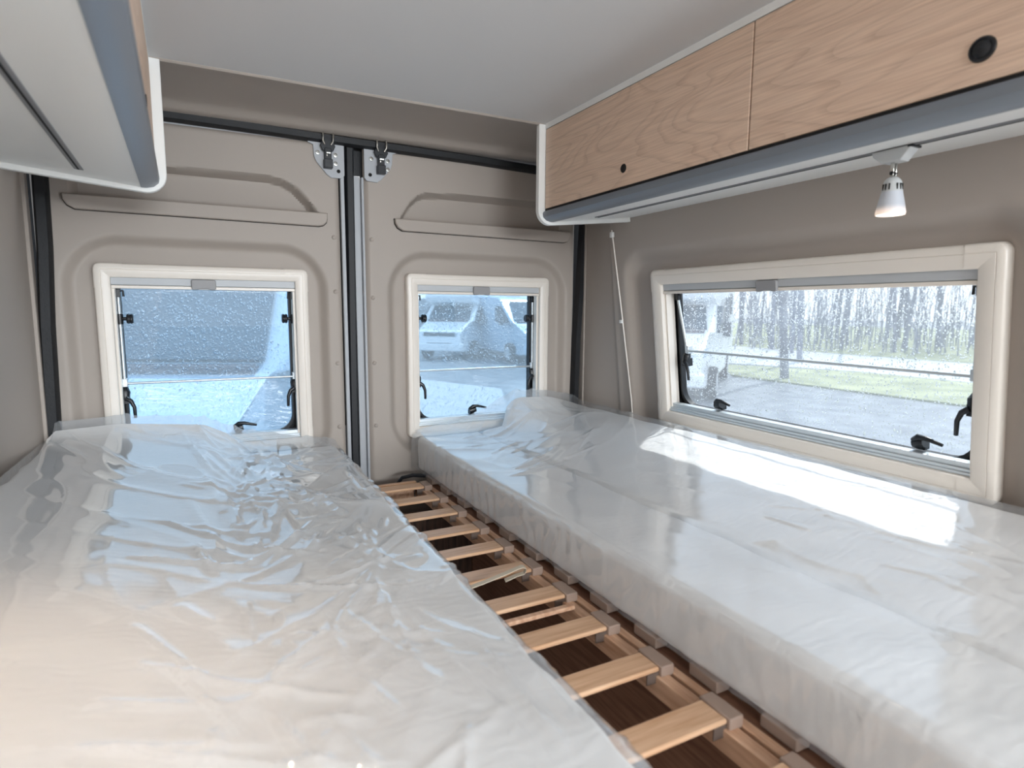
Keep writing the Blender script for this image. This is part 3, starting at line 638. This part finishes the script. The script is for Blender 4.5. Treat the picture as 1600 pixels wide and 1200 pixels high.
# ------------------------------------------------------------------ plastic film wraps
def ridged(x, y, ang, f1, f2, seed):
    ca, sa = math.cos(ang), math.sin(ang); u = x*ca+y*sa; v = -x*sa+y*ca
    n = vnoise(u*f1+3*vnoise(u*2, v*2, seed+9), v*f2, seed); return (1-np.abs(2*n-1))**5
def creases(x, y, lines):
    d = np.zeros_like(x)
    for (ax, ay, bx, by, h, w) in lines:
        ex, ey = bx-ax, by-ay; L2 = ex*ex+ey*ey
        t = np.clip(((x-ax)*ex+(y-ay)*ey)/L2, 0, 1); dist = np.hypot(x-ax-t*ex, y-ay-t*ey)
        d += h*np.exp(-(dist/w)**2)*np.sqrt(np.clip(4*t*(1-t), 0, 1))
    return d
def tent_drop(d, p): return p[0]*(1-np.exp(-d/p[1]))+p[2]*d
DL, DR = (.045, .045, .07), (.06, .12, .16)
def film(name, prof, tent, ya, yb, sh, m, label, amp, seed, lines=(), dp=DL, res=.0045):
    # resample the section
    pr = [Vector((p[0], p[1])) for p in prof]; L = [0]
    for i in range(1, len(pr)): L.append(L[-1]+(pr[i]-pr[i-1]).length)
    s = np.arange(0, L[-1], res); px = np.interp(s, L, [p.x for p in pr]); pz = np.interp(s, L, [p.y for p in pr])
    # soften corners
    for _ in range(2):
        px[1:-1] = (px[:-2]+2*px[1:-1]+px[2:])/4; pz[1:-1] = (pz[:-2]+2*pz[1:-1]+pz[2:])/4
    ys = np.arange(ya, yb+.0001, .0055); ys[-1] = yb
    Sx, Y = np.meshgrid(px, ys, indexing='ij'); Sz, _ = np.meshgrid(pz, ys, indexing='ij')
    dpx = np.gradient(px); dpz = np.gradient(pz); nl = np.hypot(dpx, dpz); nx = -dpz/nl; nz = dpx/nl
    if nz[len(nz)//2] < 0: nx, nz = -nx, -nz
    Nx, _ = np.meshgrid(nx, ys, indexing='ij'); Nz, _ = np.meshgrid(nz, ys, indexing='ij')
    A = amp(Sx, Y)
    side = (np.abs(Nz) < .5)*(.0016*np.sin(Y*140+6*vnoise(Y*9, Sz*20, seed+7))*vnoise(Y*14, Sz*8, seed+8)+.003*ridged(Sz*1.5, Y, 1.35, 12, 3, seed+9))
    d = side + A*(.0035*ridged(Sx, Y, 1.1, 9, 2.2, seed)+.003*ridged(Sx, Y, .5, 11, 2.5, seed+1)+.0030*ridged(Sx, Y, -.6, 10, 2.0, seed+2)
           + .0025*(vnoise(Sx*7, Y*5, seed+3))+.0008*vnoise(Sx*35, Y*30, seed+4))
    cr_ = creases(Sx, Y, lines); d = d+cr_*(Nz > .3)
    X = Sx+Nx*d+(shear(Y) if sh else 0); Zz = Sz+Nz*d+.0006
    # tented film at the rear end
    tx = np.array([t[0] for t in tent]); tz = np.array([t[1] for t in tent])
    zt = np.interp(Sx, tx, tz, left=-9, right=-9)
    k = np.where((Sx > tx[0]) & (Sx < tx[-1]), 1, 0)
    edge = Y-1.88
    drop = tent_drop(np.maximum(0, -edge), dp)
    crease = .006*ridged(Sx, Y, .9, 16, 2, seed+5)+.004*ridged(Sx, Y, .2, 14, 3, seed+6)
    zt = zt-drop+crease*smooth(-9, 0, zt)+cr_*.8
    sm = .012*np.log(np.exp(np.clip((zt-Zz)/.012, -30, 30))+1)+Zz
    Z2 = np.where(Nz > .3, Zz+(sm-Zz)*smooth(.3, .8, Nz), Zz)
    X2 = np.where(Z2 > Zz+.001, X, X)
    P = np.stack([X2, Y, Z2], -1)
    # rear end drops down
    endP = P[:, -1:, :].copy(); endP[..., 1] += .006; endP[..., 2] -= .02; end2 = endP.copy(); end2[..., 1] += .001; end2[..., 2] = np.minimum(end2[..., 2]-.03, -.44)
    P = np.concatenate([P, endP, end2], 1)
    o = link(name, grid_mesh(name, P), m)
    tag(o, label, 'plastic film'); return o
profR = [(.617, -.524), (.616, -.43), (.622, -.4175), (.70, -.4165), (.848, -.4165), (1.0, -.389), (1.15, -.361), (1.262, -.341), (1.272, -.36), (1.273, -.46)]
ampR = lambda x, y: .22+.8*smooth(1.25, 1.6, y)
rl = random.Random(31); LR = []
for i in range(26):                                  # folds fanning out from the gathered corner
    x = rl.uniform(.66, 1.0); y = rl.uniform(1.22, 1.84); a = rl.uniform(.15, .85); L_ = rl.uniform(.06, .26)
    LR.append((x, y, x+L_*math.cos(a), y+L_*math.sin(a), rl.uniform(.002, .005), rl.uniform(.004, .009)))
for i in range(22):                                  # loose folds at the near end of the window
    x = rl.uniform(.95, 1.22); y = rl.uniform(.30, .80); a = rl.uniform(1.2, 2.2); L_ = rl.uniform(.04, .22)
    LR.append((x, y, x+L_*math.cos(a), y+L_*math.sin(a), rl.uniform(.001, .0025), rl.uniform(.004, .008)))
film('plastic_wrap', profR, [(.63, -.412), (.70, -.398), (.79, -.383), (.868, -.352), (.943, -.311), (1.0, -.292), (1.14, -.297), (1.255, -.328)], -.1, 1.882, True, M['filmR'],
     'clear plastic film wrapped over the right-hand bedding', ampR, 11, LR, DR)
LL = []
for i in range(150):
    x = rl.uniform(-.02, .33); y = rl.uniform(.25, 1.84); a = rl.choice([rl.uniform(.2, 1.3), rl.uniform(1.4, 1.9), rl.uniform(2.0, 2.9)]); L_ = rl.uniform(.04, .30)
    LL.append((x, y, x+L_*math.cos(a), y+L_*math.sin(a), rl.uniform(.002, .0062), rl.uniform(.0035, .008)))
for i in range(30):
    x = rl.uniform(.0, .16); y = rl.uniform(.9, 1.8); a = rl.uniform(1.3, 2.0); L_ = rl.uniform(.15, .4)
    LL.append((x, y, x+L_*math.cos(a), y+L_*math.sin(a), rl.uniform(.003, .007), rl.uniform(.006, .012)))
profL = [(-.393, -.44), (-.391, -.352), (-.383, -.340), (-.30, -.355), (.04, -.4165), (.20, -.4165), (.326, -.4175), (.343, -.428), (.346, -.524)]
ampL = lambda x, y: .10+1.2*smooth(-.06, .06, x)
film('plastic_wrap', profL, [(-.36, -.297), (-.23, -.291), (-.02, -.312), (.073, -.353), (.186, -.384), (.30, -.408), (.345, -.425)], -.1, 1.882, False, M['filmL'],
     'crinkled clear plastic film wrapped over the left-hand bedding', ampL, 23, LL)

# ------------------------------------------------------------------ outside
G = -1.85
def flat(name, pts, z, m, label, cat, th=.05):
    o = MB().prism(pts, z-th, z, 'z').build(name, m, smooth=False); tag(o, label, cat, kind='structure'); return o
M['asphalt'] = noise_color(mat('wet_asphalt', (1, 1, 1), .35), srgb(84, 90, 98), srgb(118, 124, 130), 2.2)
M['grass'] = noise_color(mat('winter_grass', (1, 1, 1), .9), srgb(108, 114, 84), srgb(142, 146, 112), 1.2)
M['road'] = mat('pale_road', srgb(160, 165, 170), .6); M['gravel'] = noise_color(mat('gravel', (1, 1, 1), .8), srgb(110, 112, 112), srgb(160, 160, 155), 3)
flat('ground', [(-60, -60), (120, -60), (120, 120), (-60, 120)], G, M['asphalt'], 'wet grey tarmac of the yard outside', 'ground')
flat('grass_verge', [(13.2, -10), (17.5, -10), (17.5, 11), (15.5, 15.0), (13.2, 12.0)], G+.04, M['grass'], 'yellow-green grass verge beside the road outside the wide window', 'grass')
flat('road', [(17.5, -10), (24, -10), (24, 24), (19, 24), (15.8, 15.5), (17.5, 11)], G+.05, M['road'], 'pale road behind the verge outside the wide window', 'road')
flat('lawn', [(24, -10), (70, -10), (70, 70), (30, 70), (24, 24)], G+.06, M['grass'], 'far lawn under the bare trees outside', 'grass')
flat('yard_patch', [(1.5, 8.8), (4.75, 9.4), (6.0, 12.2), (4.9, 14.7), (1.0, 14.7)], G+.03, M['road'], 'paler patch of ground in the yard seen through the right rear door window', 'ground')  # paler area laid over the tarmac

M['vanwhite'] = mat('white_vehicle_paint', srgb(238, 241, 244), .3); M['glassdark'] = mat('vehicle_glass', srgb(52, 70, 84), .12)
M['tyre'] = mat('tyre', srgb(40, 42, 46), .8); M['grille'] = mat('dark_grille', srgb(60, 70, 80), .5); M['headl'] = mat('headlight', srgb(190, 205, 220), .15)
M['redglow'] = mat('red_plastic', srgb(220, 120, 150), .4); M['stripe'] = mat('grey_stripe', srgb(150, 165, 178), .4); M['vanblue'] = mat('blue_grey_paint', srgb(176, 196, 214), .25)
M['dash'] = mat('dashboard', srgb(90, 84, 92), .7)
def vehicle(loc, yaw, label, kind='camper', paint='vanwhite', L=6.6, name='camper_van'):
    root = empty(name, loc); root.rotation_euler = (0, 0, yaw); P_ = M[paint]; w = 1.02
    if kind == 'van':
        side = [(.12, .30), (0, .45), (0, .82), (.06, 1.02), (.22, 1.13), (.78, 1.36), (.86, 1.42), (1.60, 2.16), (1.80, 2.28), (L, 2.36), (L, .35)]
    else:
        side = [(.12, .30), (0, .45), (0, .82), (.06, 1.02), (.22, 1.13), (.78, 1.36), (.86, 1.42), (1.42, 1.98), (.95, 2.08), (.78, 2.30), (.95, 2.62), (1.6, 2.86), (2.0, 2.9), (L, 2.85), (L, .35)]
    vs = []; n = len(side)
    xw = [w*(.80 if y < .1 else .90 if y < .8 else .96 if y < 1.5 else 1.08) for y, z in side]
    vs = [(-x, y, z) for (y, z), x in zip(side, xw)]+[(x, y, z) for (y, z), x in zip(side, xw)]
    MB().add(vs, [tuple(range(n)), tuple(range(2*n-1, n-1, -1))]+[(i, i+n, (i+1) % n+n, (i+1) % n) for i in range(n)]).build('body', P_, root, bevel=.05, seg=3)
    zt = 2.10 if kind == 'van' else 1.94; yt = 1.545 if kind == 'van' else 1.38
    MB().add([(-.84, .875, 1.455), (.84, .875, 1.455), (.76, yt-.03, zt), (-.76, yt-.03, zt), (-.84, .845, 1.475), (.84, .845, 1.475), (.76, yt-.06, zt+.02), (-.76, yt-.06, zt+.02)],
             [(0, 1, 2, 3), (7, 6, 5, 4), (0, 4, 5, 1), (1, 5, 6, 2), (2, 6, 7, 3), (3, 7, 4, 0)]).build('windscreen', M['glassdark'], root)
    MB().add([(-.80, .835, 1.44), (.80, .835, 1.44), (.80, .80, 1.40), (-.80, .80, 1.40)], [(0, 1, 2, 3)]).box((-.80, .78, 1.38), (.80, .86, 1.43)).build('wiper_cowl', M['dash'], root)
    MB().box((-.62, -.02, .86), (.62, .04, 1.0)).box((-.5, -.03, .45), (.5, .05, .62)).build('grille', M['grille'], root, bevel=.02)
    MB().box((-.90, -.06, .32), (.90, .16, .60)).build('bumper', P_, root, bevel=.04)
    for s in (-1, 1):
        MB().add([(s*.90, .20, .92), (s*.93, .50, 1.10), (s*.86, .16, 1.08), (s*.66, -.01, .96), (s*.66, 0, .86), (s*.93, .4, .98)], [(0, 1, 2, 3, 4), (0, 5, 1)]).build('headlight', M['headl'], root)
        MB().prism([(.98, 1.45), (1.50, 1.95), (2.05, 1.95), (2.05, 1.40), (1.0, 1.38)], s*.965, s*(1.09), 'x').build('cab_window', M['glassdark'], root)
        MB().box((s*1.14, 1.15, 1.30), (s*1.30, 1.25, 1.62)).box((s*.98, 1.18, 1.38), (s*1.16, 1.22, 1.44)).build('wing_mirror', M['grille'], root, bevel=.03)
        for yw in (.98, L-1.6):
            T = Matrix.Translation((s*.93, yw, .34)) @ Matrix.Rotation(math.pi/2, 4, 'Y')
            wh = MB().lathe([(0, .12), (.2, .12), (.22, .15), (.32, .15), (.34, .1), (.34, -.12), (0, -.12)], 20, T).build('wheel', M['tyre'], root)
            MB().lathe([(0, .165), (.12, .165), (.2, .155), (.2, .12)], 16, Matrix.Translation((s*.93, yw, .34)) @ Matrix.Rotation(s*math.pi/2, 4, 'Y')).build('hub_cap', M['plate'], wh)
        if kind == 'camper':
            for (a, b_, c0, c1) in ((2.7, 3.2, 1.55, 2.15), (3.6, 4.0, 1.45, 2.2), (4.9, 5.5, 1.75, 2.3)):
                MB().box((s*1.08, a, c0), (s*1.115, b_, c1)).build('side_window', M['glassdark'], root, bevel=.01)
            MB().box((s*1.08, 2.2, 1.26), (s*1.11, L-.1, 1.30)).build('side_moulding', M['stripe'], root)
    tag(root, label, 'camper van' if kind == 'camper' else 'van'); return root
vehicle((-.75, 4.25, G), -.42, 'pale blue-white van parked close behind the left rear door window', 'van', 'vanblue', 5.5, 'parked_van')
vehicle((7.5, 20.4, G), -.78, 'white motorhome with overcab, left one seen through the right rear door window', 'camper')
vehicle((10.3, 25.5, G), -.75, 'white motorhome parked behind the others, middle one seen through the right rear door window', 'camper')
vehicle((10.3, 17.4, G), -.05, 'blue-grey fronted van seen at the right side of the right rear door window', 'van', 'vanblue', 5.5, 'parked_van')
vehicle((8.1, 9.3, G), math.radians(-50), 'white motorhome with small windows at the left of the wide side window', 'camper')

def tree_mesh(seed, H=12, rt=.085):
    rs = random.Random(seed); b = MB()
    def branch(p, d, L, r, lev):
        pts = [p]; dd = Vector(d)
        k = 5 if lev == 0 else 3
        for i in range(k):
            dd = (dd+Vector((rs.uniform(-.1, .1), rs.uniform(-.1, .1), rs.uniform(0, .06)))).normalized(); pts.append(pts[-1]+dd*L/k)
        b.tube(pts, [r*(1-.75*i/k) for i in range(k+1)], 6 if lev == 0 else 3, caps=False)
        if lev < 3:
            for j in range((14, 5, 3)[lev]):
                t = rs.uniform(.3 if lev == 0 else .3, 1); q = t*k; i = min(int(q), k-1); pp = pts[i].lerp(pts[i+1], q-i)
                a = rs.uniform(0, 6.28); up = rs.uniform(.5, 1.2)
                branch(pp, Vector((math.cos(a), math.sin(a), up)).normalized(), L*rs.uniform(.22, .38) if lev == 0 else L*.6, r*(.38 if lev == 0 else .5)*(1.1-t*.5), lev+1)
    branch(Vector((0, 0, 0)), Vector((0, 0, 1)), H, rt, 0)
    me = bpy.data.meshes.new('bare_tree'); me.from_pydata(b.v, [], b.f); me.materials.append(M['bark']); return me
M['bark'] = noise_color(mat('grey_bark', (1, 1, 1), .9), srgb(96, 100, 112), srgb(150, 154, 166), 3)
TM = [tree_mesh(i) for i in range(5)]
def tree(x, y, k, s, label, group=None):
    o = bpy.data.objects.new('bare_tree', TM[k]); C.objects.link(o); o.location = (x, y, G); o.rotation_euler = (0, 0, random.uniform(0, 6)); o.scale = (s, s, s)
    tag(o, label, 'tree', group)
tree(13.95, 10.9, 0, 1.5, 'thickest bare tree trunk on the verge outside the wide window')
tree(18.9, 14.2, 1, 1.3, 'slimmer bare tree standing just right of the thickest trunk')
rs = random.Random(5)
spots_ = []
for i in range(64):
    ang = rs.uniform(0, 1); d = rs.uniform(28, 48)
    x = d*math.cos(.30+.62*ang); y = d*math.sin(.30+.62*ang)
    if any(math.hypot(x-a, y-b) < 2.4 for a, b in spots_): continue
    spots_.append((x, y))
    tree(x, y, i % 5, rs.uniform(.9, 1.4), 'slender bare winter tree in the wood behind the lawn', 'bare winter trees behind the lawn')
vs = MB(); rs = random.Random(9)
for i in range(520):
    ang = rs.uniform(.36, .86); d_ = rs.uniform(30, 55); x, y = d_*math.cos(ang), d_*math.sin(ang); h_ = rs.uniform(1.5, 6); lx, ly = rs.uniform(-.8, .8), rs.uniform(-.8, .8)
    vs.tube([(x, y, G), (x+lx*.3, y+ly*.3, G+h_*.5), (x+lx, y+ly, G+h_)], [.03, .022, .008], 3, caps=False)
    for q in range(3):
        t = rs.uniform(.3, .9); a, b = rs.uniform(-.9, .9), rs.uniform(-.9, .9)
        vs.tube([(x+lx*t, y+ly*t, G+h_*t), (x+lx*t+a, y+ly*t+b, G+h_*t+rs.uniform(.4, 1.4))], [.014, .005], 3, caps=False)
o = vs.build('undergrowth', M['bark']); tag(o, 'thin bare twiggy undergrowth between the winter trees', 'undergrowth', kind='stuff')
def fence():
    root = empty('fence', (0, 0, 0)); tag(root, 'pale board wall closing the yard behind the parked motorhomes', 'fence')
    for i in range(16):
        MB().box((-12+i*2.2, 32, G), (-12+i*2.2+2.17, 32.08, G+2.4)).build('panel', M['road'], root)
fence()

# ------------------------------------------------------------------ lift the place so that the van floor is z = 0
for o in list(C.objects):
    if o.parent is None: o.location.z += OFF
